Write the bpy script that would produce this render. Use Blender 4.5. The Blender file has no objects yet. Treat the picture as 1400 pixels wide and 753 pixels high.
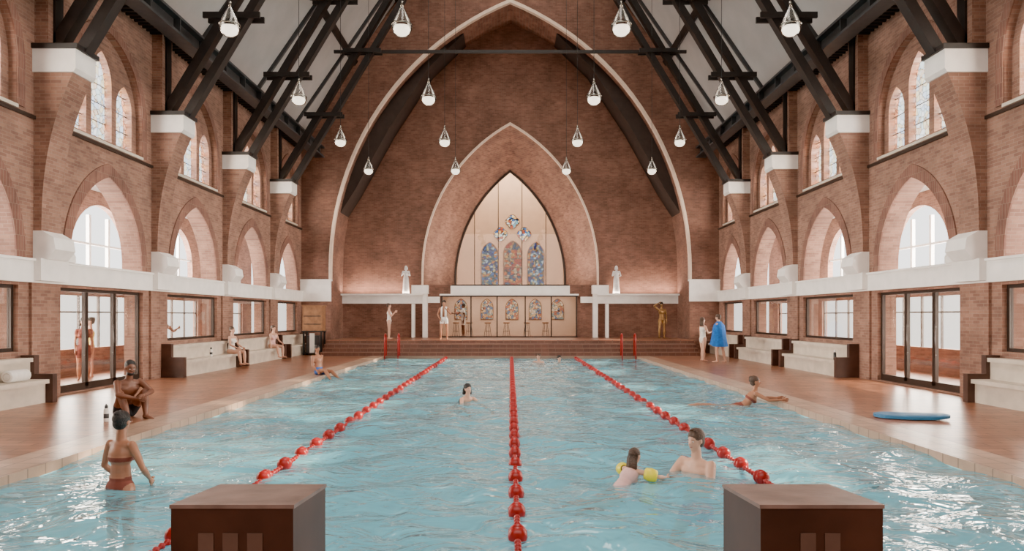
import bpy, math, random
import numpy as np
from mathutils import Vector, Matrix
from mathutils.geometry import tessellate_polygon
random.seed(4)
S=bpy.context.scene
COL=S.collection
# ------------------------------------------------------------------ materials
def newmat(name):
    m=bpy.data.materials.new(name); m.use_nodes=True
    nt=m.node_tree; p=nt.nodes['Principled BSDF']
    return m,nt,p
def plain(name,col,rough=0.6,metal=0.0,noise=0.12,scale=6.0,bump=0.0,emit=None,sss=0.0):
    m,nt,p=newmat(name)
    p.inputs['Roughness'].default_value=rough; p.inputs['Metallic'].default_value=metal
    tc=nt.nodes.new('ShaderNodeTexCoord'); n=nt.nodes.new('ShaderNodeTexNoise')
    n.inputs['Scale'].default_value=scale; n.inputs['Detail'].default_value=5
    nt.links.new(tc.outputs['Object'],n.inputs['Vector'])
    r=nt.nodes.new('ShaderNodeValToRGB')
    a=[max(0,c*(1-noise)) for c in col]; b=[min(1,c*(1+noise)) for c in col]
    r.color_ramp.elements[0].position=.3; r.color_ramp.elements[1].position=.7
    r.color_ramp.elements[0].color=(*a,1); r.color_ramp.elements[1].color=(*b,1)
    nt.links.new(n.outputs['Fac'],r.inputs['Fac']); nt.links.new(r.outputs['Color'],p.inputs['Base Color'])
    if bump>0:
        bp=nt.nodes.new('ShaderNodeBump'); bp.inputs['Strength'].default_value=bump; bp.inputs['Distance'].default_value=.02
        nt.links.new(n.outputs['Fac'],bp.inputs['Height']); nt.links.new(bp.outputs['Normal'],p.inputs['Normal'])
    if emit:
        p.inputs['Emission Color'].default_value=(*emit[0],1); p.inputs['Emission Strength'].default_value=emit[1]
    return m
def math_node(nt,op,a,b=None):
    n=nt.nodes.new('ShaderNodeMath'); n.operation=op
    for i,x in enumerate((a,b)):
        if x is None: continue
        if isinstance(x,(int,float)): n.inputs[i].default_value=x
        else: nt.links.new(x,n.inputs[i])
    return n.outputs[0]
def brick(name,c1,c2,mortar,bw=.22,rh=.07,ms=.006,horizontal=False,rough=.85,bump=.3,swap=False,offset=.5,var=.35):
    m,nt,p=newmat(name); L=nt.links
    g=nt.nodes.new('ShaderNodeNewGeometry'); sp=nt.nodes.new('ShaderNodeSeparateXYZ'); L.new(g.outputs['Position'],sp.inputs[0])
    cb=nt.nodes.new('ShaderNodeCombineXYZ')
    if horizontal:
        L.new(sp.outputs[1 if swap else 0],cb.inputs[0]); L.new(sp.outputs[0 if swap else 1],cb.inputs[1])
    else:
        sn=nt.nodes.new('ShaderNodeSeparateXYZ'); L.new(g.outputs['True Normal'],sn.inputs[0])
        ax=math_node(nt,'ABSOLUTE',sn.outputs[0]); ay=math_node(nt,'ABSOLUTE',sn.outputs[1]); az=math_node(nt,'ABSOLUTE',sn.outputs[2])
        k=math_node(nt,'GREATER_THAN',math_node(nt,'MAXIMUM',ax,az),ay)
        u=math_node(nt,'ADD',math_node(nt,'MULTIPLY',sp.outputs[1],k),math_node(nt,'MULTIPLY',sp.outputs[0],math_node(nt,'SUBTRACT',1.0,k)))
        L.new(u,cb.inputs[0]); L.new(sp.outputs[2],cb.inputs[1])
    b=nt.nodes.new('ShaderNodeTexBrick'); L.new(cb.outputs[0],b.inputs['Vector'])
    b.offset=offset
    b.inputs['Scale'].default_value=1; b.inputs['Brick Width'].default_value=bw; b.inputs['Row Height'].default_value=rh
    b.inputs['Mortar Size'].default_value=ms; b.inputs['Mortar Smooth'].default_value=.2
    b.inputs['Color1'].default_value=(*c1,1); b.inputs['Color2'].default_value=(*c2,1); b.inputs['Mortar'].default_value=(*mortar,1)
    n=nt.nodes.new('ShaderNodeTexNoise'); n.inputs['Scale'].default_value=1.1; n.inputs['Detail'].default_value=8; n.inputs['Roughness'].default_value=.7
    L.new(g.outputs['Position'],n.inputs['Vector'])
    mr=nt.nodes.new('ShaderNodeMapRange'); mr.inputs['From Min'].default_value=.3; mr.inputs['From Max'].default_value=.7
    mr.inputs['To Min'].default_value=1-var; mr.inputs['To Max'].default_value=1+var
    L.new(n.outputs['Fac'],mr.inputs['Value'])
    vm=nt.nodes.new('ShaderNodeVectorMath'); vm.operation='SCALE'; L.new(b.outputs['Color'],vm.inputs[0]); L.new(mr.outputs[0],vm.inputs['Scale'])
    L.new(vm.outputs[0],p.inputs['Base Color']); p.inputs['Roughness'].default_value=rough
    bp=nt.nodes.new('ShaderNodeBump'); bp.inputs['Strength'].default_value=bump; bp.inputs['Distance'].default_value=.01; bp.invert=True
    L.new(b.outputs['Fac'],bp.inputs['Height']); L.new(bp.outputs[0],p.inputs['Normal'])
    return m
M={}
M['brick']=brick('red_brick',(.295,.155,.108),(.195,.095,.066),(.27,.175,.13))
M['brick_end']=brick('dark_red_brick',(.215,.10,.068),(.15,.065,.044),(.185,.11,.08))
M['vouss']=brick('arch_brick',(.22,.10,.07),(.16,.068,.048),(.24,.15,.11),bw=.08,rh=.3)
M['stone']=plain('white_stone',(.84,.80,.76),.7,noise=.06,scale=3,bump=.15)
M['bench']=plain('bench_stone',(.60,.52,.43),.7,noise=.12,scale=3,bump=.1)
M['cream']=plain('cream_rib_stone',(.74,.57,.45),.7,noise=.06)
M['timber']=plain('dark_timber',(.016,.012,.011),.55,noise=.3,scale=4)
M['soffit_shade']=plain('soffit_shade_brown',(.035,.022,.018),.7,noise=.2,scale=3)  # shade of the great arch soffit put into a dark brown
M['steel']=plain('grey_steel',(.06,.06,.062),.5,metal=.3)
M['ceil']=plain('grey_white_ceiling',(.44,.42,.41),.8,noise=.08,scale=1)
M['aceil']=plain('white_aisle_ceiling',(.72,.70,.68),.8,noise=.04,scale=1)
M['bronze']=plain('bronze_frame',(.04,.026,.02),.45,metal=.3)
M['deck']=brick('terracotta_deck_tile',(.37,.165,.092),(.25,.10,.056),(.10,.048,.03),bw=.6,rh=.2,ms=.013,horizontal=True,rough=.3,bump=.2,var=.35)
M['coping']=brick('pale_coping_tile',(.50,.34,.25),(.41,.27,.19),(.25,.165,.12),bw=.3,rh=.3,ms=.012,horizontal=True,rough=.3,bump=.2,offset=0,var=.2)
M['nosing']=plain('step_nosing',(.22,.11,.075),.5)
M['pooltile']=brick('pool_tile',(.34,.78,.90),(.31,.74,.87),(.44,.82,.92),bw=.3,rh=.3,ms=.01,horizontal=True,rough=.4,bump=.05,offset=0,var=.2)
M['poolwall']=brick('pool_wall_tile',(.36,.72,.80),(.32,.68,.77),(.5,.7,.72),bw=.2,rh=.2,ms=.01,rough=.4,bump=.05,offset=0,var=.1)
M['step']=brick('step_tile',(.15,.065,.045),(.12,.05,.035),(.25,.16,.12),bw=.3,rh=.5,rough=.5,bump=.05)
M['wood']=plain('brown_wood',(.27,.13,.06),.5,noise=.3,scale=5)
M['block']=plain('starting_block_laminate',(.060,.027,.019),.5,noise=.3,scale=2.5)
M['blocktop']=plain('starting_block_top',(.20,.135,.115),.35,noise=.3,scale=6,bump=.2)
M['mark']=plain('pale_marking',(.12,.070,.055),.6)
M['red']=plain('red_plastic',(.33,.010,.010),.3,noise=.1)
M['black']=plain('black_paint',(.012,.012,.013),.4)
M['blue']=plain('blue_foam',(.03,.18,.36),.5)
M['bluet']=plain('blue_towel',(.01,.12,.42),.9,noise=.25,scale=12,bump=.4)
M['whitec']=plain('white_cloth',(.78,.74,.70),.9,noise=.06,scale=14,bump=.3)
M['pink']=plain('pink_cloth',(.72,.45,.42),.85)
M['shorts_blue']=plain('blue_shorts',(.05,.14,.45),.8)
M['shorts_black']=plain('black_shorts',(.015,.015,.018),.8)
M['rust']=plain('rust_swimsuit',(.20,.045,.028),.75)
M['yellow']=plain('yellow_armband',(.85,.72,.03),.35)
M['skin_d']=plain('skin_dark',(.17,.065,.036),.42,noise=.1)
M['skin_b']=plain('skin_brown',(.36,.155,.085),.40,noise=.1)
M['skin_l']=plain('skin_light',(.60,.34,.24),.42,noise=.08)
M['hair_k']=plain('hair_black',(.012,.009,.008),.5,noise=.4,scale=60,bump=.6)
M['hair_b']=plain('hair_brown',(.07,.035,.02),.5,noise=.5,scale=60,bump=.6)
M['eye']=plain('eye_white',(.7,.67,.63),.2,noise=0)
M['iris']=plain('iris_dark',(.02,.012,.01),.2,noise=0)
M['lip']=plain('lips',(.38,.13,.10),.4,noise=0)
M['marble']=plain('statue_marble',(.62,.60,.60),.5,noise=.1,scale=8)
M['gold']=plain('bronze_statue',(.28,.15,.05),.35,metal=.5,noise=.2)
M['plaster']=plain('warm_plaster',(.72,.55,.43),.8,noise=.06,scale=2)
M['bulb']=plain('lamp_glow',(.9,.88,.82),.4,noise=0,emit=((1,.88,.72),4.5))
M['chrome']=plain('metal_cap',(.25,.23,.20),.25,metal=1)
def glassmat(name,tint,fac,rough=.02,cap=.22):
    m,nt,p=newmat(name); nt.nodes.remove(p)
    o=nt.nodes['Material Output']; t=nt.nodes.new('ShaderNodeBsdfTransparent'); t.inputs[0].default_value=(*tint,1)
    g=nt.nodes.new('ShaderNodeBsdfGlossy'); g.inputs['Roughness'].default_value=rough
    f=nt.nodes.new('ShaderNodeFresnel'); f.inputs[0].default_value=1.45
    mx=nt.nodes.new('ShaderNodeMixShader'); v=math_node(nt,'MINIMUM',math_node(nt,'MULTIPLY',f.outputs[0],fac),cap)
    nt.links.new(v,mx.inputs[0]); nt.links.new(t.outputs[0],mx.inputs[1]); nt.links.new(g.outputs[0],mx.inputs[2]); nt.links.new(mx.outputs[0],o.inputs[0])
    return m
M['glass']=glassmat('clear_glass',(.90,.88,.85),1.0)
M['lampglass']=glassmat('lamp_glass',(.72,.70,.68),1.5,.05,.9)
def stained(name,kind,scale=9):
    m,nt,p=newmat(name); o=nt.nodes['Material Output']
    g=nt.nodes.new('ShaderNodeNewGeometry'); v=nt.nodes.new('ShaderNodeTexVoronoi'); v.inputs['Scale'].default_value=scale
    nt.links.new(g.outputs['Position'],v.inputs['Vector'])
    h=nt.nodes.new('ShaderNodeSeparateColor'); nt.links.new(v.outputs['Color'],h.inputs[0])
    r=nt.nodes.new('ShaderNodeValToRGB'); nt.links.new(h.outputs[0],r.inputs[0]); r.color_ramp.interpolation='CONSTANT'
    cols={'blue':[(.42,.48,.52),(.02,.08,.30),(.48,.42,.28),(.08,.22,.40),(.05,.20,.26),(.50,.28,.08)],
          'red':[(.48,.40,.32),(.42,.04,.02),(.50,.36,.18),(.45,.15,.06),(.05,.16,.26),(.52,.24,.04)],
          'pale':[(.92,.93,.94),(.80,.85,.92),(.94,.90,.84),(.92,.80,.70),(.84,.90,.9),(.93,.86,.72)],
          'quat':[(.75,.78,.8),(.30,.42,.62),(.8,.74,.62),(.62,.32,.25),(.45,.6,.65),(.8,.62,.4)],
          'print':[(.75,.68,.56),(.16,.24,.42),(.62,.42,.24),(.5,.2,.14),(.3,.42,.44),(.68,.54,.34)]}[kind]
    e=r.color_ramp.elements
    e[0].color=(*cols[0],1); e[1].position=.2; e[1].color=(*cols[1],1)
    for i,c in enumerate(cols[2:]):
        x=e.new(.36+.15*i); x.color=(*c,1)
    v2=nt.nodes.new('ShaderNodeTexVoronoi'); v2.feature='DISTANCE_TO_EDGE'; v2.inputs['Scale'].default_value=scale; nt.links.new(g.outputs['Position'],v2.inputs['Vector'])
    k=math_node(nt,'MAXIMUM',math_node(nt,'GREATER_THAN',v2.outputs['Distance'],.035),.0 if kind!='pale' else .45)
    vm=nt.nodes.new('ShaderNodeVectorMath'); vm.operation='SCALE'; nt.links.new(r.outputs[0],vm.inputs[0]); nt.links.new(k,vm.inputs['Scale'])
    if kind=='print':
        nt.links.new(vm.outputs[0],p.inputs['Base Color']); return m
    nt.nodes.remove(p)
    t=nt.nodes.new('ShaderNodeBsdfTransparent'); nt.links.new(vm.outputs[0],t.inputs[0]); nt.links.new(t.outputs[0],o.inputs[0])
    return m
M['stained_b']=stained('stained_glass_blue','blue',7); M['stained_r']=stained('stained_glass_red','red',7); M['stained_p']=stained('stained_glass_pale','quat',7)
M['leaded']=stained('leaded_glass','pale',7); M['print']=stained('stained_print','print',9)
# water
m,nt,p=newmat('pool_water'); nt.nodes.remove(p); o=nt.nodes['Material Output']; L=nt.links
g=nt.nodes.new('ShaderNodeNewGeometry')
def wnoise(sc,det,sx,sy,dist=0):
    mp=nt.nodes.new('ShaderNodeMapping'); mp.inputs['Scale'].default_value=(sx,sy,1); L.new(g.outputs['Position'],mp.inputs[0])
    n=nt.nodes.new('ShaderNodeTexNoise'); n.inputs['Scale'].default_value=sc; n.inputs['Detail'].default_value=det; n.inputs['Distortion'].default_value=dist
    L.new(mp.outputs[0],n.inputs['Vector']); return n.outputs['Fac']
h=wnoise(2.4,2,1,1.2,1.2)
bp=nt.nodes.new('ShaderNodeBump'); bp.inputs['Strength'].default_value=1; bp.inputs['Distance'].default_value=.055; L.new(h,bp.inputs['Height'])
fr=nt.nodes.new('ShaderNodeFresnel'); fr.inputs[0].default_value=1.40; L.new(bp.outputs[0],fr.inputs['Normal'])
gl=nt.nodes.new('ShaderNodeBsdfGlossy'); gl.inputs['Roughness'].default_value=.015; L.new(bp.outputs[0],gl.inputs['Normal'])
tr=nt.nodes.new('ShaderNodeBsdfTransparent'); tr.inputs[0].default_value=(.78,.96,1,1)
df=nt.nodes.new('ShaderNodeBsdfDiffuse'); df.inputs[0].default_value=(.30,.76,.92,1); L.new(bp.outputs[0],df.inputs['Normal'])
m1=nt.nodes.new('ShaderNodeMixShader'); m1.inputs[0].default_value=.45; L.new(tr.outputs[0],m1.inputs[1]); L.new(df.outputs[0],m1.inputs[2])
m2=nt.nodes.new('ShaderNodeMixShader'); L.new(math_node(nt,'MINIMUM',math_node(nt,'MULTIPLY',fr.outputs[0],1.35),.8),m2.inputs[0]); L.new(m1.outputs[0],m2.inputs[1]); L.new(gl.outputs[0],m2.inputs[2])
L.new(m2.outputs[0],o.inputs[0]); M['water']=m
# ------------------------------------------------------------------ builder
class B:
    def __init__(s,name): s.name=name; s.v=[]; s.f=[]; s.m=[]; s.s=[]; s.mats=[]
    def mi(s,k):
        if k not in s.mats: s.mats.append(k)
        return s.mats.index(k)
    def add(s,vs,fs,mat,smooth=False):
        o=len(s.v); s.v+= [tuple(x) for x in vs]; k=s.mi(mat)
        for f in fs: s.f.append(tuple(i+o for i in f)); s.m.append(k); s.s.append(smooth)
    def box(s,x0,x1,y0,y1,z0,z1,mat):
        vs=[(x,y,z) for x in (x0,x1) for y in (y0,y1) for z in (z0,z1)]
        s.add(vs,[(0,1,3,2),(4,6,7,5),(0,4,5,1),(2,3,7,6),(0,2,6,4),(1,5,7,3)],mat)
    def prism(s,loops,fn,d0,d1,mat,sidemat=None):
        lv=[[Vector((a,b,0)) for a,b in l] for l in loops]
        tris=tessellate_polygon(lv); flat=[q for l in loops for q in l]; n=len(flat)
        vs=[fn(a,b,d0) for a,b in flat]+[fn(a,b,d1) for a,b in flat]
        s.add(vs,[tuple(t) for t in tris]+[tuple(i+n for i in t) for t in tris],mat)
        fs=[];o=0
        for l in loops:
            k=len(l)
            for i in range(k):
                j=(i+1)%k; fs.append((o+i,o+j,o+j+n,o+i+n))
            o+=k
        s.add(vs,fs,sidemat or mat)
    def beam(s,p0,p1,w,h,mat,side=Vector((0,1,0))):
        p0=Vector(p0);p1=Vector(p1);d=(p1-p0).normalized(); a=side.normalized(); b=d.cross(a).normalized(); a=b.cross(d).normalized()
        vs=[p+a*x*w/2+b*y*h/2 for p in (p0,p1) for x,y in ((-1,-1),(1,-1),(1,1),(-1,1))]
        s.add(vs,[(0,1,2,3),(7,6,5,4),(0,4,5,1),(1,5,6,2),(2,6,7,3),(3,7,4,0)],mat)
    def tube(s,pts,rad,mat,n=8,flat=1.0):
        pts=[Vector(p) for p in pts]
        if isinstance(rad,(int,float)): rad=[rad]*len(pts)
        vs=[];fs=[]; ref=None
        for i,p in enumerate(pts):
            d=(pts[min(i+1,len(pts)-1)]-pts[max(i-1,0)])
            d=d.normalized() if d.length>0 else Vector((0,0,1))
            if ref is None: ref=Vector((0,0,1)) if abs(d.z)<.9 else Vector((1,0,0))
            a=d.cross(ref).normalized(); b=a.cross(d).normalized(); ref=b
            for k in range(n):
                t=2*math.pi*k/n; vs.append(p+a*math.cos(t)*rad[i]+b*math.sin(t)*rad[i]*flat)
        for i in range(len(pts)-1):
            for k in range(n):
                j=(k+1)%n; fs.append((i*n+k,i*n+j,(i+1)*n+j,(i+1)*n+k))
        fs.append(tuple(range(n))); fs.append(tuple(range((len(pts)-1)*n,len(pts)*n)))
        s.add(vs,fs,mat,True)
    def lathe(s,c,prof,mat,n=20,axis='z'):
        vs=[];fs=[]
        for r,z in prof:
            for k in range(n):
                t=2*math.pi*k/n; x,y=r*math.cos(t),r*math.sin(t)
                q=(x,y,z) if axis=='z' else (x,z,y)
                vs.append((c[0]+q[0],c[1]+q[1],c[2]+q[2]))
        for i in range(len(prof)-1):
            for k in range(n):
                j=(k+1)%n; fs.append((i*n+k,i*n+j,(i+1)*n+j,(i+1)*n+k))
        s.add(vs,fs,mat,True)
    def ell(s,c,R,mat,rot=None,nu=14,nv=9,jit=0):
        c=Vector(c);vs=[];fs=[]
        for i in range(nv+1):
            ph=math.pi*i/nv
            for k in range(nu):
                t=2*math.pi*k/nu; q=Vector((math.sin(ph)*math.cos(t)*R[0],math.sin(ph)*math.sin(t)*R[1],math.cos(ph)*R[2]))
                if jit: q*=1+random.uniform(-jit,jit)
                if rot: q=rot@q
                vs.append(c+q)
        for i in range(nv):
            for k in range(nu):
                j=(k+1)%nu; fs.append((i*nu+k,i*nu+j,(i+1)*nu+j,(i+1)*nu+k))
        s.add(vs,fs,mat,True)
    def build(s,link=True):
        me=bpy.data.meshes.new(s.name); me.from_pydata(s.v,[],s.f); 
        for k in s.mats: me.materials.append(M[k])
        me.polygons.foreach_set('material_index',s.m); me.polygons.foreach_set('use_smooth',s.s); me.update()
        import bmesh
        bm=bmesh.new(); bm.from_mesh(me); bmesh.ops.remove_doubles(bm,verts=bm.verts,dist=1e-5); bmesh.ops.recalc_face_normals(bm,faces=bm.faces); bm.to_mesh(me); bm.free()
        ob=bpy.data.objects.new(s.name,me); COL.objects.link(ob); return ob
def arch(hw,zs,za,n=14,cx=0):
    """pointed arch curve from (-hw,zs) over the apex to (hw,zs)"""
    r=za-zs; c=(r*r-hw*hw)/(2*hw); R=hw+c; a1=math.atan2(r,c)
    rt=[(cx-c+R*math.cos(a1*i/n),zs+R*math.sin(a1*i/n)) for i in range(n+1)]
    lt=[(2*cx-x,z) for x,z in rt]
    return lt+rt[::-1][1:]
XW=9.7; P0=[9.9,14.6,19.3,24.0,28.7]; PIT=4.7
SC=1.45
def roofz(x): return 9.7+SC*(9.9-abs(x))
# ------------------------------------------------------------------ pool, floor
b=B('floor')
for x0,x1 in ((-13.6,-5.96),(5.96,13.6)): b.box(x0,x1,-3,32.6,-.12,0,'deck')
b.box(-5.96,5.96,-3,4.0,-.12,0,'deck')
b.box(-5.96,-5.36,4.0,30.3,-.12,.003,'coping'); b.box(5.36,5.96,4.0,30.3,-.12,.003,'coping')
b.box(-5.36,5.36,4.0,4.6,-.12,.003,'coping'); b.box(-5.36,5.36,29.7,30.3,-.12,.003,'coping')
b.box(-5.96,5.96,30.3,32.6,-.12,0,'deck')
b.build()
b=B('swimming_pool')
b.box(-5.5,5.5,4.4,29.9,-1.2,-1.05,'pooltile')
b.box(-5.55,-5.36,4.4,29.9,-1.05,-.12,'poolwall'); b.box(5.36,5.55,4.4,29.9,-1.05,-.12,'poolwall')
b.box(-5.36,5.36,4.4,4.6,-1.05,-.12,'poolwall'); b.box(-5.36,5.36,29.7,29.9,-1.05,-.12,'poolwall')
b.build()
# water surface with real ripples
rng=np.random.default_rng(3)
nx,ny=190,430
xs=np.linspace(-5.36,5.36,nx); ys=np.linspace(4.6,29.7,ny); X_,Y_=np.meshgrid(xs,ys)
Z_=np.zeros_like(X_)
WX=X_+.25*np.sin(Y_*.9+1)+.12*np.sin(Y_*2.3); WY=Y_+.25*np.sin(X_*1.1)+.12*np.sin(X_*2.7+2)
for i in range(46):
    wl=.40*(5.5**rng.random()); th=rng.uniform(0,2*math.pi); ph=rng.uniform(0,6.28)
    Z_+= wl*.0036*np.sin(2*math.pi/wl*(WX*math.cos(th)+WY*math.sin(th))+ph)
Z_=-.1+Z_
me=bpy.data.meshes.new('pool_water'); idx=np.arange(nx*ny).reshape(ny,nx)
fs=np.stack([idx[:-1,:-1],idx[:-1,1:],idx[1:,1:],idx[1:,:-1]],-1).reshape(-1,4)
me.from_pydata(np.stack([X_,Y_,Z_],-1).reshape(-1,3).tolist(),[],fs.tolist()); me.materials.append(M['water'])
me.polygons.foreach_set('use_smooth',[True]*len(me.polygons)); me.update()
COL.objects.link(bpy.data.objects.new('pool_water',me))
# steps / platform
b=B('platform_steps')
for i in range(4):
    y=29.95+i*.32
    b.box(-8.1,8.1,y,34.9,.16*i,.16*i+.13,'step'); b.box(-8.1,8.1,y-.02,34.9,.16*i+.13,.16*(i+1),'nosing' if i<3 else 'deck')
b.build()
# ------------------------------------------------------------------ side walls
def side(sg,name):
    b=B('wall_'+name)
    fn=lambda u,v,d: (sg*d,u,v)
    outer=[(-3,0),(32.7,0),(32.7,9.6),(-3,9.6)]
    holes=[];low=[]
    for i,pc in enumerate([5.2]+P0):
        c=pc+PIT/2
        if pc>28 : c=pc+1.95
        hw=1.5 if pc<28 else 1.25
        holes.append([(c-hw,2.86)]+[(c+u,z) for u,z in arch(hw,3.0,5.05 if pc<28 else 4.9)]+[(c+hw,2.86)])
        hw2=1.55 if pc<28 else 1.3
        holes.append([(c-hw2,5.86)]+[(c+u,z) for u,z in arch(hw2,6.75,8.55)]+[(c+hw2,5.86)])
        y0,y1=(pc+.5,pc+3.95) if pc<28 else (pc+.5,pc+3.3)
        z0=0.02 if i==2 else 1.0
        holes.append([(y0,z0),(y0,2.32),(y1,2.32),(y1,z0)]); low.append((y0,y1,z0,c))
    b.prism([outer]+holes,fn,XW,XW+.5,'brick')
    for i,pc in enumerate([5.2]+P0):
        c=pc+PIT/2 if pc<28 else pc+1.95
        hl=1.5 if pc<28 else 1.25; hu=1.55 if pc<28 else 1.3
        for (za,zs,h,w,base) in ((5.05 if pc<28 else 4.9,3.0,hl,.26,2.86),(8.55,6.75,hu,.20,5.86)):
            inn=[(c-h,base)]+[(c+u,z) for u,z in arch(h,zs,za)]+[(c+h,base)]
            out=[(c-h-w,base)]+[(c+u,z) for u,z in arch(h+w,zs,za+w*1.25)]+[(c+h+w,base)]
            n=len(inn)
            for k in range(n-1):
                b.prism([[inn[k],inn[k+1],out[k+1],out[k]]],fn,XW-.03,XW+.01,'vouss')
        lw=hu+.08; f=hu/1.55
        o2=[(c-lw,5.8)]+[(c+u,z) for u,z in arch(lw,6.75,8.65)]+[(c+lw,5.8)]
        hs=[]
        for cx,a,s0,q in ((-.98*f,7.55,6.95,.36*f),(0,8.1,7.35,.42*f),(.98*f,7.55,6.95,.36*f)):
            hs.append([(c+cx-q,5.98)]+[(c+cx+u,z) for u,z in arch(q,s0,a,6)]+[(c+cx+q,5.98)])
        b.prism([o2]+hs,fn,XW+.16,XW+.34,'brick')
        b.box(min(sg*(XW-.04),sg*(XW+.2)),max(sg*(XW-.04),sg*(XW+.2)),c-hu,c+hu,5.80,5.87,'bench')
    b.build()
    w=B('window_clerestory_'+name)
    for i,pc in enumerate([5.2]+P0):
        c=pc+PIT/2 if pc<28 else pc+1.95
        f=1 if pc<28 else .84
        w.box(sg*(XW+.30)-.006,sg*(XW+.30)+.006,c-1.38*f,c+1.38*f,5.95,8.12,'leaded')
        for cx,top in ((-.98*f,7.5),(0,8.0),(.98*f,7.5)):
            for zz in (6.4,6.85,7.3):
                w.box(sg*(XW+.28)-.008,sg*(XW+.28)+.008,c+cx-.36*f,c+cx+.36*f,zz-.010,zz+.010,'bronze')
    w.build()
    for i,(y0,y1,z0,c) in enumerate(low):
        xa,xb=sg*(XW+.10),sg*(XW+.18); xa,xb=min(xa,xb),max(xa,xb)
        isdoor=(i==2)
        w=B(('door_' if isdoor else 'window_')+name+('' if isdoor else '_bay'))
        w.box(xa,xb,y0,y0+.07,z0,2.32,'bronze'); w.box(xa,xb,y1-.07,y1,z0,2.32,'bronze')
        w.box(xa,xb,y0+.07,y1-.07,2.25,2.32,'bronze'); w.box(xa,xb,y0+.07,y1-.07,z0,z0+.07,'bronze')
        if isdoor:
            n=3; st=(y1-y0)/n
            for k in range(1,n):
                w.box(xa,xb,y0+st*k-.06,y0+st*k-.005,z0+.07,2.25,'bronze'); w.box(xa,xb,y0+st*k+.005,y0+st*k+.06,z0+.07,2.25,'bronze')
                hx=sg*(XW+.05); w.tube([(hx,y0+st*k-.12,.75),(hx,y0+st*k-.12,1.5)],.014,'bronze'); 
                for zz in (.8,1.45): w.tube([(hx,y0+st*k-.12,zz),(sg*(XW+.13),y0+st*k-.05,zz)],.01,'bronze',6)
            w.box(xa,xb,y0+.07,y1-.07,z0+.07,z0+.16,'bronze')
        gx=sg*(XW+.14); w.box(gx-.006,gx+.006,y0+.07,y1-.07,z0+.07,2.25,'glass')
        w.build()
    t=B('trim_band_'+name)
    def bx(x0,x1,*a): t.box(min(sg*x0,sg*x1),max(sg*x0,sg*x1),*a)
    bx(XW-.1,XW+.02,-3,32.6,2.38,2.81,'stone')
    bx(XW-.14,XW,-3,32.6,2.81,2.86,'stone')
    t.build()
    t=B('trim_string_'+name); bx2=lambda x0,x1,*a: t.box(min(sg*x0,sg*x1),max(sg*x0,sg*x1),*a)
    for a,e in zip([-3]+[p+.3 for p in P0],[p-.3 for p in P0]+[32.6]): bx2(XW-.05,XW+.02,a,e,5.70,5.77,'bronze')
    t.build()
    # aisle
    a=B('wall_aisle_'+name)
    hs=[]
    for pc in [.5,5.2]+P0:
        c=pc+PIT/2
        hs.append([(c-1.5,3.0)]+[(c+u,z) for u,z in arch(1.5,3.6,5.1,8)]+[(c+1.5,3.0)])
        hs.append([(c-2.0,.75),(c-2.0,2.3),(c+2.0,2.3),(c+2.0,.75)])
    a.prism([[(-3,0),(34.2,0),(34.2,5.6),(-3,5.6)]]+hs,fn,12.6,12.8,'brick')
    a.build()
    a=B('window_aisle_'+name)
    for pc in [.5,5.2]+P0:
        c=pc+PIT/2
        for yy in (c-1.97,c,c+1.97): a.box(sg*12.7-.03,sg*12.7+.03,yy-.03,yy+.03,.75,2.3,'bronze')
        for yy in (c-1,c+1): a.box(sg*12.7-.03,sg*12.7+.03,yy-.02,yy+.02,.75,2.3,'bronze')
        a.box(sg*12.7-.03,sg*12.7+.03,c-2,c+2,1.80,1.84,'bronze')
        for yy in (c-.5,c+.5): a.box(sg*12.7-.05,sg*12.7+.05,yy-.05,yy+.05,3.0,4.75,'stone')
        a.box(sg*12.7-.04,sg*12.7+.04,c-1.5,c+1.5,3.85,3.91,'stone')
    a.build()
    a=B('ceiling_aisle_'+name); x0,x1=sorted((sg*(XW+.5),sg*12.8))
    a.box(x0,x1,-3,34.2,5.5,5.65,'aceil'); a.box(x0,x1,-3,34.2,2.42,2.8,'aceil'); a.build()
    # piers
    for k,pc in enumerate(P0):
        p=B('brick_pier')
        pr=[(XW+.05,2.86),(XW-.12,2.86)]
        for q in range(13):
            tt=q/12; z=3.35+(6.66-3.35)*tt; pr.append((XW-.16-.64*tt**2.4,z))
        pr.append((XW+.05,6.66))
        p.prism([pr],lambda u,v,d:(sg*u,d,v),pc-.31,pc+.31,'brick')
        def pb(x0,x1,*r): p.box(min(sg*x0,sg*x1),max(sg*x0,sg*x1),*r)
        p.prism([[(XW+.02,6.66),(XW-.83,6.66),(XW-.88,6.74),(XW-.88,7.13),(XW+.02,7.13)]],lambda u,v,d:(sg*u,d,v),pc-.35,pc+.35,'stone')
        pb(XW-.93,XW+.02,pc-.39,pc+.39,7.13,7.23,'timber')
        p.prism([[(XW+.02,2.86),(XW-.30,2.86),(XW-.46,3.06),(XW-.42,3.30),(XW-.18,3.44),(XW+.02,3.44)]],lambda u,v,d:(sg*u,d,v),pc-.33,pc+.33,'stone')
        pb(XW-.24,XW+.02,pc-.44,pc+.44,2.42,2.87,'stone')
        pb(XW-.06,XW+.02,pc-.45,pc+.45,0,2.42,'brick')
        pb(XW-.28,XW+.02,pc-.28,pc+.28,7.23,9.6,'brick')
        p.prism([[(XW+.02,2.86),(XW-.18,2.86),(XW-.18,3.0),(XW-.10,3.14),(XW+.02,3.14)]],lambda u,v,d:(sg*u,d,v),pc+.34,pc+.8,'stone')
        p.build()
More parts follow.
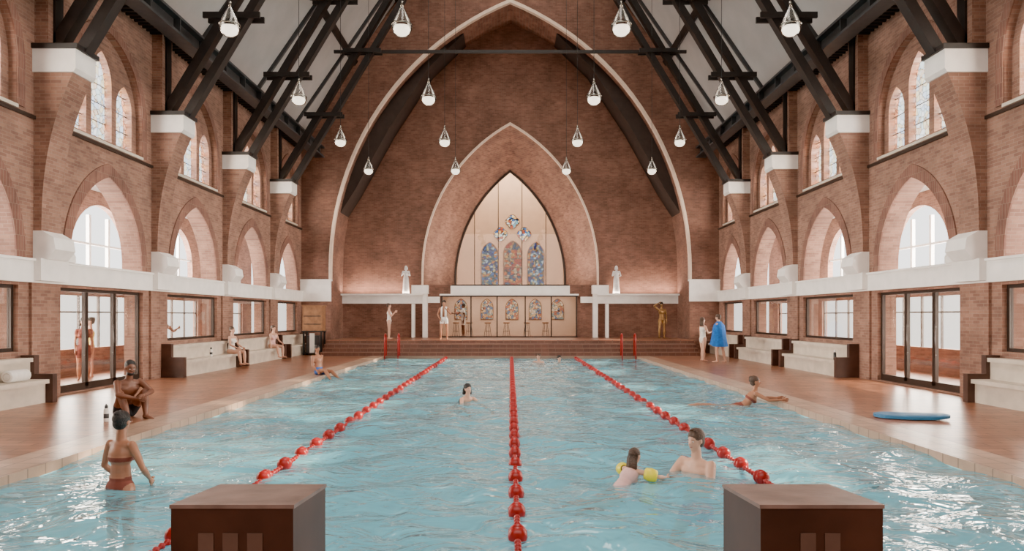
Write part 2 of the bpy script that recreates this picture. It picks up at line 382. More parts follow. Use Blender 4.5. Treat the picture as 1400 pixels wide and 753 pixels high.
    for i,(y0,y1,z0,c) in enumerate(low):
        if i==2: continue
        p=B('stone_bench')
        def pb(x0,x1,*r): p.box(min(sg*x0,sg*x1),max(sg*x0,sg*x1),*r)
        ya,yb=(y0-.42,y1+.3) if i>2 else (y0-.4,y1+.1)
        yb=min(yb,32.5)
        pb(9.14,9.63,ya+.14,yb-.14,0.0,.38,'bench'); pb(9.06,9.63,ya+.14,yb-.14,.38,.46,'bench')
        pb(9.44,9.63,ya+.14,yb-.14,.46,.80,'bench'); pb(9.38,9.63,ya+.14,yb-.14,.80,.88,'bench')
        for yy in (ya,yb-.14):
            pb(9.0,9.63,yy,yy+.14,0,.56,'block'); pb(9.36,9.63,yy,yy+.14,.56,.93,'block')
        p.build()
side(-1,'left'); side(1,'right')
# ------------------------------------------------------------------ roof
r=B('ceiling')
for sg in (-1,1):
    r.prism([[(sg*9.95,9.63),(0,24.06),(0,24.35),(sg*10.4,9.3)]],lambda u,v,d:(u,d,v),-3,35.2,'ceil')
r.build()
for sg,nm in ((-1,'left'),(1,'right')):
    t=B('roof_purlins_'+nm)
    for x in (7.2,5.2,3.2,.8):
        z=roofz(x)-.16
        t.beam((sg*x,-3,z),(sg*x,32.6,z),.16,.26,'timber',side=Vector((SC*sg,0,1)))
    for pc in P0+[5.2,.5]:
        for y in (pc+PIT/2,):
            if y<32: t.beam((sg*9.8,y,roofz(9.8)-.07),(sg*.2,y,roofz(.2)-.07),.12,.16,'steel')
    t.build()
    t=B('steel_gutter_beam_'+nm)
    x0,x1=sorted((sg*8.62,sg*9.06))
    t.box(x0,x1,-3,32.6,9.05,9.12,'steel'); t.box(x0,x1,-3,32.6,9.48,9.55,'steel'); xm=(x0+x1)/2; t.box(xm-.03,xm+.03,-3,32.6,9.12,9.48,'steel')
    for k in range(24):
        t.box(x0+.02,x1-.02,-2.6+1.5*k-.02,-2.6+1.5*k+.02,9.12,9.48,'steel')
    t.build()
    t=B('roof_slats_'+nm)
    x0,x1=sorted((sg*9.06,sg*9.72))
    for k in range(175):
        y=-2.9+.2*k
        if y<32.4: t.box(x0,x1,y,y+.07,9.30,9.42,'timber')
    t.build()
for pc in P0[:]+[5.2]:
    t=B('roof_truss')
    for sg in (-1,1):
        for off,h in ((9.45,.24),(8.85,.22)):
            t.beam((sg*off,pc,7.2),(sg*(off-8.5),pc,7.2+8.5*1.66),.26,h,'timber')
        for zz in (9.9,12.5,15):
            xa=9.45-(zz-7.27)/1.66; 
            for dy in (-.17,.17): t.beam((sg*(xa+.5),pc+dy,zz),(sg*(xa-1.05),pc+dy,zz),.07,.16,'timber')
        t.beam((sg*9.5,pc,7.23),(sg*9.5,pc,9.6),.26,.26,'timber')
    zc=12.5 if pc>28 else 13.0
    t.beam((-7.2,pc,zc),(7.2,pc,zc),.10,.12,'timber')
    t.beam((-1,pc,21.3),(1,pc,21.3),.2,.25,'timber')
    t.build()
# ------------------------------------------------------------------ end wall
fy=lambda u,v,d:(u,d,v)
A1=arch(8.33,3.9,16.3,24)
b=B('wall_front_gable')
outer=[(-9.95,0),(-8.33,0)]+A1+[(8.33,0),(9.95,0),(9.95,9.6),(0,24),(-9.95,9.6)]
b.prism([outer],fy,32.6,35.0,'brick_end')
b.build()
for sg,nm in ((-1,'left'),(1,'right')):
    b=B('trim_soffit_shade_'+nm)
    b.prism([[(sg*x,z) for x,z in ((8.25,6.3),(7.35,7.7),(5.75,10.6),(3.85,13.5),(2.2,15.1),(3.6,14.9),(6.0,12.6),(7.9,9.0))]],fy,33.3,34.95,'soffit_shade'); b.build()  # dark shape added to draw the shaded soffit inside the great arch
def rim(b,hw,zs,za,w,base,y0,y1,mat,n=24):
    inn=[(-hw,base)]+arch(hw,zs,za,n)+[(hw,base)]; out=[(-hw-w,base)]+arch(hw+w,zs,za+w*1.3,n)+[(hw+w,base)]
    for k in range(len(inn)-1): b.prism([[inn[k],inn[k+1],out[k+1],out[k]]],fy,y0,y1,mat)
b=B('trim_great_arch'); rim(b,8.29,3.9,16.24,.12,3.4,32.52,32.75,'cream'); b.build()
A2=arch(4.34,3.9,11.26,20); A3=arch(3.04,3.6,9.7,20)
b=B('wall_end')
outer=[(-9.95,0),(9.95,0),(9.95,9.6),(0,24),(-9.95,9.6)]
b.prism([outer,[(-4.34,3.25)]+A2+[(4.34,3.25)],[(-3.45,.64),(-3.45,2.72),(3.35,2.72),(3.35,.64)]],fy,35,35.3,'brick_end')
b.build()
b=B('trim_chancel_arch'); rim(b,4.32,3.9,11.22,.09,3.25,34.9,35.05,'cream',20); b.build()
b=B('wall_chancel_splay')
I=[(-3.04,3.25)]+A3+[(3.04,3.25)]; O=[(-4.34,3.25)]+A2+[(4.34,3.25)]
vs=[(x,35.02,z) for x,z in O]+[(x,38.5,z) for x,z in I]; n=len(O)
b.add(vs,[(i,i+1,i+1+n,i+n) for i in range(n-1)]+[(n-1,0,n,2*n-1)],'brick'); 
b.add([(x*1.03,y,z+.1) for x,y,z in vs],[(i,i+1,i+1+n,i+n) for i in range(n-1)],'brick'); b.build()
b=B('window_chancel_screen')
rim(b,2.94,3.6,9.55,.10,3.25,38.38,38.5,'bronze',20)
for x in (-1.95,-.65,.65,1.95):
    c=(6.1**2-3.04**2)/(2*3.04); R=3.04+c; zt=3.6+math.sqrt(max(0,R*R-(abs(x)+c)**2)); b.box(x-.02,x+.02,38.40,38.48,3.25,zt,'bronze')
b.prism([I],fy,38.43,38.45,'glass'); b.build()
# chancel back rooms
b=B('wall_chancel')
hs=[]
ZB=41.5
k=ZB/960.
def P(px,py): return ((px-697)*k,1.7-(py-432)*k)
lan=[]
for px,wd,yt in ((669,11.5,331),(700.5,12.5,329),(732,11.5,331)):
    x0,_=P(px,0); hw=wd*k; zt=P(0,yt)[1]; zb=P(0,390)[1]; lan.append((x0,hw,zb,zt)); hs.append([(x0-hw,zb)]+[(x0+u,z) for u,z in arch(hw,zt-.75,zt,6)]+[(x0+hw,zb)])
def quat(cx,cz,r):
    pts=[]
    for i in range(24):
        t=2*math.pi*i/24; rr=r*(.80+.22*abs(math.cos(2*t))); pts.append((cx+rr*math.cos(t),cz+rr*math.sin(t)))
    return pts
qs=[P(px,py) for px,py in ((684,320),(716,320),(700,303))]
for q in qs: hs.append(quat(*q,.40))
b.prism([[(-5,.6),(5,.6),(5,11),(-5,11)]]+hs,fy,ZB,ZB+.12,'plaster')
b.box(-5.1,-4.9,35.3,ZB,.6,11,'plaster'); b.box(4.9,5.1,35.3,ZB,.6,11,'plaster'); b.box(-5,5,38.55,ZB,10.9,11,'plaster'); b.box(-5,5,35.3,39.4,2.95,3.15,'plaster'); b.box(-5,5,39.3,39.4,.6,2.95,'plaster')
b.box(-5,5,39.4,ZB,2.95,3.15,'plaster')
b.box(-8,8,35.0,ZB,.4,.62,'deck')
b.build()
b=B('stained_glass_window')
for (x0,hw,zb,zt),mt in zip(lan,('stained_b','stained_r','stained_b')):
    b.box(x0-hw-.03,x0+hw+.03,ZB+.06,ZB+.07,zb-.03,zt+.03,mt)
    for q in range(1,5):
        z=zb+(zt-zb)*q/5; b.box(x0-hw,x0+hw,ZB+.03,ZB+.05,z-.014,z+.014,'black')
    rimz=[(x0-hw,zb)]+[(x0+u,z) for u,z in arch(hw,zt-.75,zt,6)]+[(x0+hw,zb)]; 
    b.tube([(x,ZB-.01,z) for x,z in rimz]+[(rimz[0][0],ZB-.01,rimz[0][1])],.03,'wood',6)
for q in qs:
    b.box(q[0]-.45,q[0]+.45,ZB+.06,ZB+.07,q[1]-.44,q[1]+.44,'stained_p')
    pts=quat(*q,.41); b.tube([(x,ZB-.01,z) for x,z in pts+[pts[0]]],.02,'wood',6)
b.build()
# lower glazed screen
b=B('glazed_screen')
for x in (-3.4,-1.95,-.65,.75,2.05,3.3): b.box(x-.03,x+.03,34.93,35.02,.64,2.72,'bronze')
b.box(-3.45,3.35,34.93,35.02,2.66,2.72,'bronze'); b.box(-3.45,3.35,34.93,35.02,.64,.70,'bronze')
b.box(-3.4,3.3,34.965,34.975,.7,2.66,'glass'); b.build()
b=B('trim_screen_beam'); b.box(-2.95,2.95,34.75,35.0,2.80,3.2,'stone'); b.box(-3.5,3.4,34.8,35.0,2.72,2.8,'stone'); b.box(-2.9,2.9,34.73,34.78,3.2,3.26,'bronze'); b.build()
b=B('trim_end_band')
for sg in (-1,1):
    def bx(x0,x1,*a,mt='stone'): b.box(min(sg*x0,sg*x1),max(sg*x0,sg*x1),*a,mt)
    bx(4.3,8.4,34.8,35.0,2.32,2.72); bx(4.3,8.4,34.5,35.0,2.72,2.80)
    bx(3.5,4.1,34.85,35.0,2.36,2.66); 
    bx(8.3,9.7,32.45,32.6,2.38,3.4); bx(8.25,9.7,32.4,32.6,3.32,3.4)
    bx(4.1,4.32,34.6,35.0,.64,2.8); bx(4.72,4.86,34.6,35.0,.64,2.3); bx(4.05,4.85,34.5,35.0,2.8,3.22)
b.build()
for i,x in enumerate((-2.9,-2.2,-1.2,-.2,.9,1.9)):
    b=B('bar_stool'); y=37.6+.2*(i%2)
    b.lathe((x,y,0),[(0,1.37),(.17,1.37),(.18,1.33),(.15,1.30),(0,1.30)],'wood',12)
    for a in range(4):
        t=a*math.pi/2+.4; b.tube([(x+.1*math.cos(t),y+.1*math.sin(t),1.31),(x+.2*math.cos(t),y+.2*math.sin(t),.62)],.013,'bronze',6)
    b.tube([(x+.16*math.cos(t),y+.16*math.sin(t),.9) for t in [q*math.pi/4 for q in range(9)]],.008,'bronze',5)
    b.build()
for i,x in enumerate((-2.75,-1.3,.1,1.4,2.65)):
    b=B('arched_stained_panel')
    b.prism([[(x-.36,1.5)]+[(x+u,z) for u,z in arch(.36,2.2,2.68,6)]+[(x+.36,1.5)]],fy,39.26,39.29,'wood')
    b.prism([[(x-.33,1.53)]+[(x+u,z) for u,z in arch(.33,2.2,2.63,6)]+[(x+.33,1.53)]],fy,39.24,39.27,'print'); b.build()
b=B('wall_back'); b.prism([[(-12.8,0),(12.8,0),(12.8,5.6),(9.95,5.6),(9.95,9.6),(0,24),(-9.95,9.6),(-9.95,5.6),(-12.8,5.6)]],fy,-3.3,-3,'brick'); b.build()
# ------------------------------------------------------------------ pendants
for D in (14.4,19.1,23.8,28.5):
    for X in (-5.75,-2.22,2.28,5.75):
        z=7.42; b=B('pendant_lamp')
        b.lathe((X,D,z),[(0,0),(.10,.02),(.17,.08),(.205,.17),(.20,.25),(.15,.38),(.09,.50),(.04,.60),(.025,.64)],'lampglass')
        b.lathe((X,D,z),[(0,.025),(.09,.04),(.15,.09),(.175,.16),(.16,.21),(.09,.235),(0,.24)],'bulb')
        b.lathe((X,D,z),[(.195,.235),(.215,.235),(.215,.26),(.195,.26)],'chrome')
        b.lathe((X,D,z),[(0,.74),(.03,.73),(.035,.62),(.0,.60)],'chrome',10)
        b.tube([(X,D,z+.7),(X,D,roofz(X)+.02)],.008,'black',5)
        b.build()
# ------------------------------------------------------------------ lane ropes
for X in (-2.7,.06,2.76):
    b=B('lane_rope'); y=5.0
    b.tube([(X,4.6,-.085),(X,29.7,-.085)],.012,'red',6)
    while y<29.5:
        b.ell((X,y-.04,-.07),(.080,.045,.080),'red',nu=12,nv=8); b.ell((X,y+.04,-.07),(.080,.045,.080),'red',nu=12,nv=8)
        for q in (.17,.26,.35,.44,.53): b.ell((X,y+q,-.083),(.030,.022,.030),'red',nu=8,nv=5)
        y+=.68
    b.build()
for sg in (-1,1):
    b=B('pool_ladder')
    for dx in (-.28,.28):
        x=sg*5.0+dx
        pts=[(x,29.93,0),(x,29.93,.75)]+[(x,29.73+.2*math.cos(t),.75+.2*math.sin(t)) for t in [math.pi*i/8 for i in range(1,8)]]+[(x,29.53,.75),(x,29.53,-.55)]
        b.tube(pts,.028,'red',8)
    for z in (-.25,-.5): b.tube([(sg*5-.28,29.53,z),(sg*5+.28,29.53,z)],.02,'red',6)
    b.build()
for x0,x1,nb in ((-1.72,-1.10,3),(1.27,1.89,2)):
    b=B('starting_block')
    y0,y1=3.56,4.18; z0,z1=.745,.70
    b.prism([[(y0,0),(y0,z0-.02),(y1,z1-.02),(y1,0)]],lambda u,v,d:(d,u,v),x0,x1,'block')
    b.prism([[(y0-.006,z0-.02),(y0-.006,z0),(y1+.006,z1),(y1+.006,z1-.02)]],lambda u,v,d:(d,u,v),x0-.006,x1+.006,'blocktop')
    w=.078
    for i in range(nb):
        xx=x0+.14+i*.124+(.06 if nb==2 else 0); b.box(xx,xx+w,y0-.006,y0+.002,.22,.60,'mark')
    b.build()
b=B('wooden_lifeguard_cabinet')
x0,x1,y0,y1=-9.05,-8.2,30.6,31.2
b.box(x0,x1,y0,y1,1.05,2.12,'wood'); b.box(x0-.04,x1+.04,y0-.04,y1+.04,2.12,2.17,'wood'); b.box(x0-.03,x1+.03,y0-.03,y1+.03,1.0,1.06,'black')
for z in (1.35,1.7): b.box(x0+.05,x1-.05,y0-.02,y0,z-.015,z+.015,'black')
for x in (x0+.04,x1-.04):
    for y in (y0+.04,y1-.04): b.box(x-.035,x+.035,y-.035,y+.035,0,1.0,'black')
b.box(x0+.15,x1-.15,y0+.1,y1-.1,.1,.85,'steel'); b.box(x0,x1,y0,y1,.06,.1,'black'); b.box(x0+.3,x0+.5,y0+.02,y0+.1,.1,.95,'stone'); b.build()
b=B('bodyboard'); out=[]
for i in range(28):
    t=2*math.pi*i/28; c,s_=math.cos(t),math.sin(t); out.append((math.copysign(abs(c)**.6,c)*.56,math.copysign(abs(s_)**.75,s_)*.30*(1 if c<0 else .9)))
ca,sa=math.cos(-.35),math.sin(-.35)
b.prism([out],lambda u,v,d:(6.68+u*ca-v*sa,11.7+u*sa+v*ca,d+.05*max(0,u)**2*2),.012,.055,'blue')
b.prism([[(u*.93,v*.9) for u,v in out]],lambda u,v,d:(6.68+u*ca-v*sa,11.7+u*sa+v*ca,d+.05*max(0,u)**2*2),.05,.064,'blue'); b.build()
def bottle(x,y,z,body,cap,name='water_bottle'):
    b=B(name); b.lathe((x,y,z),[(0,0),(.038,0),(.04,.01),(.04,.19),(.03,.215),(.018,.225)],body,14); b.lathe((x,y,z),[(.024,.215),(.026,.22),(.026,.26),(.012,.275),(.01,.29),(0,.29)],cap,12); b.lathe((x,y,z),[(.0405,.06),(.041,.061),(.041,.13),(.0405,.131)],'steel',14); b.build()
bottle(-6.5,11.3,0.001,'stone','black'); bottle(-9.2,21.6,.461,'stone','black'); bottle(9.2,19.9,.461,'black','stone')
b=B('rolled_towel')
b.lathe((-9.28,13.2,.575),[(0,-.26),(.10,-.26),(.115,-.24),(.115,.24),(.10,.26),(0,.26)],'whitec',18,axis='y')
b.lathe((-9.28,13.2,.575),[(.06,-.265),(.065,-.27),(.07,-.265)],'bench',18,axis='y'); b.build()
# ------------------------------------------------------------------ people
def norm(v): v=Vector(v); return v.normalized()
def figure(name,H,yaw,pos,skin='skin_l',hair='hair_k',hstyle='short',cloth=None,cmat='black',fem=False,torso=(0,0,1),torso2=None,head=(0,0,1),face=(0,1,0),
           uaL=(-.15,0,-1),uaR=(.15,0,-1),faL=(0,.15,-1),faR=(0,.15,-1),thL=(-.04,0,-1),thR=(.04,0,-1),shL=(0,-.03,-1),shR=(0,-.03,-1),ftL=(-.1,1,-.1),ftR=(.1,1,-.1),
           ground=None,voxel=.016,extra=None,allmat=None):
    s=H/1.75; a=math.radians(yaw)
    F=Vector((math.cos(a),math.sin(a),0)); R=Vector((math.sin(a),-math.cos(a),0)); U=Vector((0,0,1))
    W=lambda v:R*v[0]+F*v[1]+U*v[2]
    T=norm(W(torso)); T2=norm(W(torso2)) if torso2 else T
    FT=R.cross(T)*-1 if R.cross(T).dot(F)<0 else R.cross(T); FT=FT.normalized()
    FT2=R.cross(T2); FT2=(FT2 if FT2.dot(F)>0 or abs(FT2.dot(F))<1e-3 else -FT2).normalized()
    P_=Vector((0,0,0)); waist=P_+T*.17*s; chest=waist+T2*.18*s; neck=waist+T2*.35*s
    sw=.175 if fem else .195; hw=.095 if fem else .088
    Hd=norm(W(head)); fd=norm(W(face)); fd=(fd-Hd*fd.dot(Hd)).normalized(); hr=fd.cross(Hd).normalized()
    J={}
    for sd,sg in (('L',-1),('R',1)):
        ua,fa,th,sh,ft=[norm(W(q)) for q in ((uaL,faL,thL,shL,ftL) if sd=='L' else (uaR,faR,thR,shR,ftR))]
        sho=neck-T2*.045*s+R*sg*(sw-.02)*s; el=sho+ua*.285*s; wr=el+fa*.25*s
        hip=P_-T*.02*s+R*sg*hw*s; kn=hip+th*.43*s; an=kn+sh*.41*s; toe=an+ft*.17*s
        J[sd]=(sho,el,wr,hip,kn,an,toe,ua,fa,th,sh,ft)
    b=B('tmp')
    seg=[]
    def cap(l,p0,r0,p1,r1,mid=None):
        p0=Vector(p0);p1=Vector(p1)
        n=6; pts=[p0.lerp(p1,i/n) for i in range(n+1)]
        rr=[(r0+(r1-r0)*i/n)*s for i in range(n+1)]
        if mid: 
            for i in range(n+1): rr[i]+=mid*s*math.sin(math.pi*min(1,(i/n)*1.25))
        b.tube(pts,rr,'marble',12); b.ell(p0,(rr[0],)*3,'marble',nu=10,nv=8); b.ell(p1,(rr[-1],)*3,'marble',nu=10,nv=8)
        if l: seg.append((l,p0,p1,(r0+r1)/2*s))
    def rotm(x,y,z): return Matrix((x,y,z)).transposed()
    RT=rotm(R,FT,T); RT2=rotm(R,FT2,T2)
    k=s
    b.ell(P_+T*.0*k,((.165 if fem else .155)*k,.112*k,.115*k),'marble',RT)
    b.ell(waist-T*.05*k,((.128 if fem else .138)*k,.092*k,.14*k),'marble',RT)
    b.ell(waist+T2*.03*k,((.118 if fem else .135)*k,.09*k,.13*k),'marble',RT2)
    b.ell(chest+T2*.01*k,((.145 if fem else .165)*k,.108*k,.155*k),'marble',RT2)
    b.ell(neck-T2*.055*k,((.155 if fem else .18)*k,.075*k,.065*k),'marble',RT2)
    if fem:
        for sg in (-1,1): b.ell(chest+R*sg*.068*k+FT2*.075*k-T2*.01*k,(.058*k,.055*k,.055*k),'marble',RT2)
    else:
        for sg in (-1,1): b.ell(chest+R*sg*.075*k+FT2*.055*k+T2*.04*k,(.08*k,.05*k,.06*k),'marble',RT2)
    seg+= [('pelvis',P_-T*.06*k,P_+T*.07*k,.13*k),('waist',P_+T*.09*k,waist+T2*.04*k,.12*k),('chest',waist+T2*.05*k,neck-T2*.03*k,.13*k)]
    hc=neck+Hd*.195*k
    cap('neck',neck-T2*.04*k,.06,neck+Hd*.11*k-fd*.005*k,.052)
    RH=rotm(hr,fd,Hd)
    b.ell(hc+Hd*.025*k-fd*.012*k,(.074*k,.094*k,.088*k),'marble',RH)
    b.ell(hc-Hd*.03*k+fd*.018*k,(.060*k,.068*k,.078*k),'marble',RH)
    b.ell(hc-Hd*.085*k+fd*.052*k,(.028*k,.024*k,.022*k),'marble',RH)
    b.tube([hc+fd*.078*k+Hd*.012*k,hc+fd*.10*k-Hd*.022*k,hc+fd*.085*k-Hd*.036*k],[.010*k,.016*k,.013*k],'marble',8)
    for sg in (-1,1): b.ell(hc+hr*sg*.076*k-fd*.006*k-Hd*.005*k,(.010*k,.019*k,.031*k),'marble',RH)
    seg.append(('head',hc-Hd*.05*k,hc+Hd*.05*k,.085*k))
    for sd,sg in (('L',-1),('R',1)):
        sho,el,wr,hip,kn,an,toe,ua,fa,th,sh,ft=J[sd]
        cap('uarm',sho,.054 if not fem else .045,el,.038 if not fem else .033,.004)
        cap('farm',el,.038 if not fem else .033,wr,.025 if not fem else .022,.007)
        cap('thigh',hip,.088,kn,.054,.006); cap('shin',kn,.052,an,.036,.014)
        cap('foot',an-ft*.03*k,.038,toe,.026)
        b.ell(wr+fa*.05*k,(.036*k,.022*k,.048*k),'marble',rotm(*(lambda z:(lambda y:(y.cross(z).normalized(),y,z))((R*sg-z*z.dot(R*sg)).normalized() if abs(z.dot(R))<.95 else (U-z*z.dot(U)).normalized()))(fa)))
    me=bpy.data.meshes.new('t'); me.from_pydata(b.v,[],b.f); ob=bpy.data.objects.new('t',me); COL.objects.link(ob)
    md=ob.modifiers.new('r','REMESH'); md.mode='VOXEL'; md.voxel_size=voxel*max(s,.7); md.use_smooth_shade=True
    sm=ob.modifiers.new('s','SMOOTH'); sm.factor=.5; sm.iterations=3
    dg=bpy.context.evaluated_depsgraph_get(); me2=bpy.data.meshes.new_from_object(ob.evaluated_get(dg))
    bpy.data.objects.remove(ob)
    nv=len(me2.vertices); co=np.zeros(nv*3); me2.vertices.foreach_get('co',co); co=co.reshape(-1,3)
    polys=[tuple(p.vertices) for p in me2.polygons]
    cen=np.array([co[list(p)].mean(0) for p in polys])
    D=[];TT=[]
    for l,p0,p1,r in seg:
        p0=np.array(p0);p1=np.array(p1);d=p1-p0;t=np.clip(((cen-p0)@d)/(d@d),0,1); q=p0+t[:,None]*d
        D.append(np.linalg.norm(cen-q,axis=1)-r); TT.append(t)
    D=np.array(D);TT=np.array(TT);ix=D.argmin(0); labs=[seg[i][0] for i in ix]; ts=TT[ix,np.arange(len(ix))]
    def isc(l,t):
        if cloth=='trunks': return (l=='pelvis') or (l=='thigh' and t<.42)
        if cloth=='briefs': return l=='pelvis' 
        if cloth=='onepiece': return l in('pelvis','waist') or (l=='chest' and t<.80)
        if cloth=='bikini': return l=='pelvis' or (l=='chest' and .28<t<.46)
        if cloth=='dress': return l in('pelvis','waist','chest') or (l=='thigh' and t<.6) or (l=='uarm' and t<.4)
        return False
    fb=B(name)
    skn=allmat or skin; fs_s=[];fs_c=[]
    for p,l,t in zip(polys,labs,ts): (fs_c if isc(l,t) else fs_s).append(p)
    nrm=np.array([tuple(v.normal) for v in me2.vertices])
    cv=list(set(i for f in fs_c for i in f))
    if cv: co[cv]+=nrm[cv]*.006
    fb.v=[tuple(x) for x in co]
    for f in fs_s: fb.f.append(f); fb.m.append(fb.mi(skn)); fb.s.append(True)
    for f in fs_c: fb.f.append(f); fb.m.append(fb.mi(allmat or cmat)); fb.s.append(True)
    for sd,sg in (('L',-1),('R',1)):
        sho,el,wr,hip,kn,an,toe,ua,fa,th,sh,ft=J[sd]
        z=fa; y=(R*sg-z*z.dot(R*sg)); y=y.normalized() if y.length>.3 else (U-z*z.dot(U)).normalized(); x=y.cross(z).normalized()
        if x.dot(F)<0 and abs(z.z)>.5: x=-x
        pal=wr+z*.085*k
        for j,(ln,of) in enumerate(((.066,.027),(.075,.009),(.070,-.010),(.054,-.028))):
            p0=pal+x*of*k; p1=p0+(z*.42+x*of*1.2-y*.03)*ln*k; p2=p1+(z*.33-y*.12)*ln*k; p3=p2+(z*.2-y*.16)*ln*k
            fb.tube([p0-z*.015*k,p0,p1,p2,p3],[.010*k,.0105*k,.0095*k,.0085*k,.006*k],skn,6)
        p0=wr+z*.035*k+x*.028*k; fb.tube([p0,p0+(z*.022+x*.02)*k,p0+(z*.05+x*.028-y*.006)*k,p0+(z*.068+x*.028-y*.014)*k],[.012*k,.012*k,.010*k,.007*k],skn,6)
    if not allmat:
        for sg in (-1,1):
            e=hc+hr*sg*.031*k+fd*.076*k+Hd*.002*k
            fb.ell(e,(.013*k,.010*k,.007*k),'eye',RH,8,6); fb.ell(e+fd*.0065*k,(.0055*k,.005*k,.0055*k),'iris',RH,8,6)
            fb.tube([e+hr*sg*.018*k+Hd*.015*k-fd*.006*k,e+Hd*.021*k+fd*.006*k,e-hr*sg*.016*k+Hd*.018*k+fd*.008*k],[.002*k,.0035*k,.003*k],hair,5)
        fb.ell(hc-Hd*.056*k+fd*.079*k,(.021*k,.009*k,.007*k),'lip',RH,10,6)
    hm=allmat or hair
    if hstyle!='bald':
        hb=.014 if hstyle!='buzz' else .008
        fb.ell(hc+Hd*.042*k-fd*.028*k,((.070+hb)*k,(.088+hb)*k,(.076+hb)*k),hm,RH,22,14,jit=.012)
        fb.ell(hc-Hd*.01*k-fd*.045*k,((.064+hb)*k,(.052+hb)*k,(.062+hb)*k),hm,RH,16,10,jit=.015)
    if hstyle=='bun':
        fb.ell(hc+Hd*.085*k-fd*.085*k,(.045*k,.042*k,.042*k),hm,RH,14,9,jit=.03)
    if hstyle in('long','bob'):
        L_=.26 if hstyle=='long' else .14
        for j in range(-4,5):
            o=hr*j*.019*k; q=hc+Hd*.02*k-fd*(.075-.008*abs(j))*k+o
            fb.tube([q,q-Hd*.08*k-fd*.015*k,q-Hd*.16*k*L_/.2-fd*.012*k+o*.2,q-Hd*L_*k-fd*.0*k+o*.4],[.03*k,.034*k,.028*k,.008*k],hm,7)
    if hstyle=='short':
        for j in range(14):
            t=random.uniform(-1,1); q=hc+Hd*(.108+random.uniform(0,.012))*k+hr*t*.045*k+fd*random.uniform(-.06,.02)*k
            fb.tube([q-Hd*.02*k,q+fd*.025*k+Hd*.006*k,q+fd*.045*k+Hd*.0*k],[.018*k,.014*k,.004*k],hm,6)
    if extra: extra(fb,dict(P=P_,T=T,T2=T2,neck=neck,chest=chest,waist=waist,hc=hc,J=J,R=R,F=F,U=U,k=k,Hd=Hd,fd=fd,hr=hr,FT2=FT2))
    pos=Vector(pos)
    if ground is not None:
        mz=min(v[2] for v in fb.v); pos=Vector((pos.x,pos.y,ground-mz))
    fb.v=[(x+pos.x,y+pos.y,z+pos.z) for x,y,z in fb.v]
    me=bpy.data.meshes.new(name); me.from_pydata(fb.v,[],fb.f)
    for q in fb.mats: me.materials.append(M[q])
    me.polygons.foreach_set('material_index',fb.m); me.polygons.foreach_set('use_smooth',fb.s); me.update()
    o=bpy.data.objects.new(name,me); COL.objects.link(o); return o
figure('woman_standing_in_pool',1.66,72,(-4.08,7.35,-.09),'skin_b','hair_k','bun','bikini','rust',True,torso=(0,.02,1),head=(-.02,.12,1),face=(-.15,1,-.1),
       uaL=(-.42,.1,-.9),uaR=(.42,.1,-.9),faL=(.05,.7,-.65),faR=(-.35,.75,-.65),voxel=.012)
def beard(fb,d):
    k=d['k'];hc=d['hc'];Hd=d['Hd'];fd=d['fd'];hr=d['hr']; RH=Matrix((hr,fd,Hd)).transposed()
    fb.ell(hc-Hd*.078*k+fd*.035*k,(.060*k,.052*k,.038*k),'hair_k',RH,14,9,jit=.02)
figure('man_sitting_on_deck',1.85,-38,(-6.5,11.85,.11),'skin_d','hair_k','buzz','trunks','shorts_black',False,torso=(0,.12,1),torso2=(0,.38,1),head=(0,.25,1),face=(.1,1,-.1),
       uaL=(-.3,.85,-.55),uaR=(.3,.8,-.6),faL=(.75,.62,-.12),faR=(-.7,.6,-.2),thL=(-.22,.62,.74),thR=(.22,.62,.74),shL=(.12,.38,-.93),shR=(-.12,.42,-.93),ftL=(-.2,1,-.22),ftR=(.2,1,-.22),voxel=.012,extra=beard)
figure('woman_sitting_on_bench',1.66,-15,(-9.22,23.2,.56),'skin_l','hair_b','bun','onepiece','whitec',True,torso=(0,.1,1),uaL=(-.2,.3,-.95),uaR=(.2,.3,-.95),faL=(.2,.8,-.35),faR=(-.2,.8,-.35),
       thL=(-.12,1,-.05),thR=(.12,1,-.05),shL=(0,.05,-1),shR=(0,.2,-1))
figure('woman_sitting_on_bench',1.66,-25,(-9.22,27.2,.56),'skin_l','hair_b','bob','onepiece','pink',True,torso=(0,.15,1),uaL=(-.2,.3,-.95),uaR=(.2,.1,-1),faL=(.2,.8,-.35),faR=(0,.1,-1),
       thL=(-.12,1,-.05),thR=(.12,1,-.05),shL=(0,.05,-1),shR=(0,.2,-1),voxel=.02)
figure('boy_sitting_at_pool_edge',1.6,-35,(-5.55,20.4,.10),'skin_b','hair_k','short','trunks','shorts_blue',False,torso=(0,-.2,1),head=(0,.1,1),face=(.2,1,-.1),uaL=(-.35,-.45,-.9),uaR=(.25,.2,-.95),faL=(-.1,-.1,-1),faR=(-.1,.7,-.6),
       thL=(-.1,1,.05),thR=(.1,1,.22),shL=(0,.85,-.5),shR=(0,.7,-.75),voxel=.018)
sw=dict(torso=(0,.8,.55),head=(0,-.05,1),uaL=(-.5,.8,-.3),uaR=(.5,.8,-.3),faL=(-.2,.9,-.3),faR=(.2,.9,-.3),thL=(-.1,-.9,-.35),thR=(.1,-.95,-.2),shL=(0,-1,-.1),shR=(0,-1,-.2),ftL=(0,-1,-.2),ftR=(0,-1,-.2))
sw1=dict(sw); sw1.update(uaL=(-.5,.7,-.6),uaR=(.5,.7,-.6),faL=(-.1,.9,-.3),faR=(.1,.9,-.3))
figure('woman_swimming',1.66,-50,(-1.15,15.2,-.31),'skin_l','hair_k','bob','onepiece','shorts_black',True,face=(.2,1,0),**sw1)
figure('man_swimming',1.7,-110,(1.25,27.9,-.36),'skin_l','hair_b','short','trunks','shorts_black',face=(0,1,0),voxel=.02,**sw1)
figure('man_swimming',1.7,-70,(1.75,27.4,-.40),'skin_l','hair_k','short','trunks','shorts_black',face=(0,1,0),voxel=.02,**sw1)
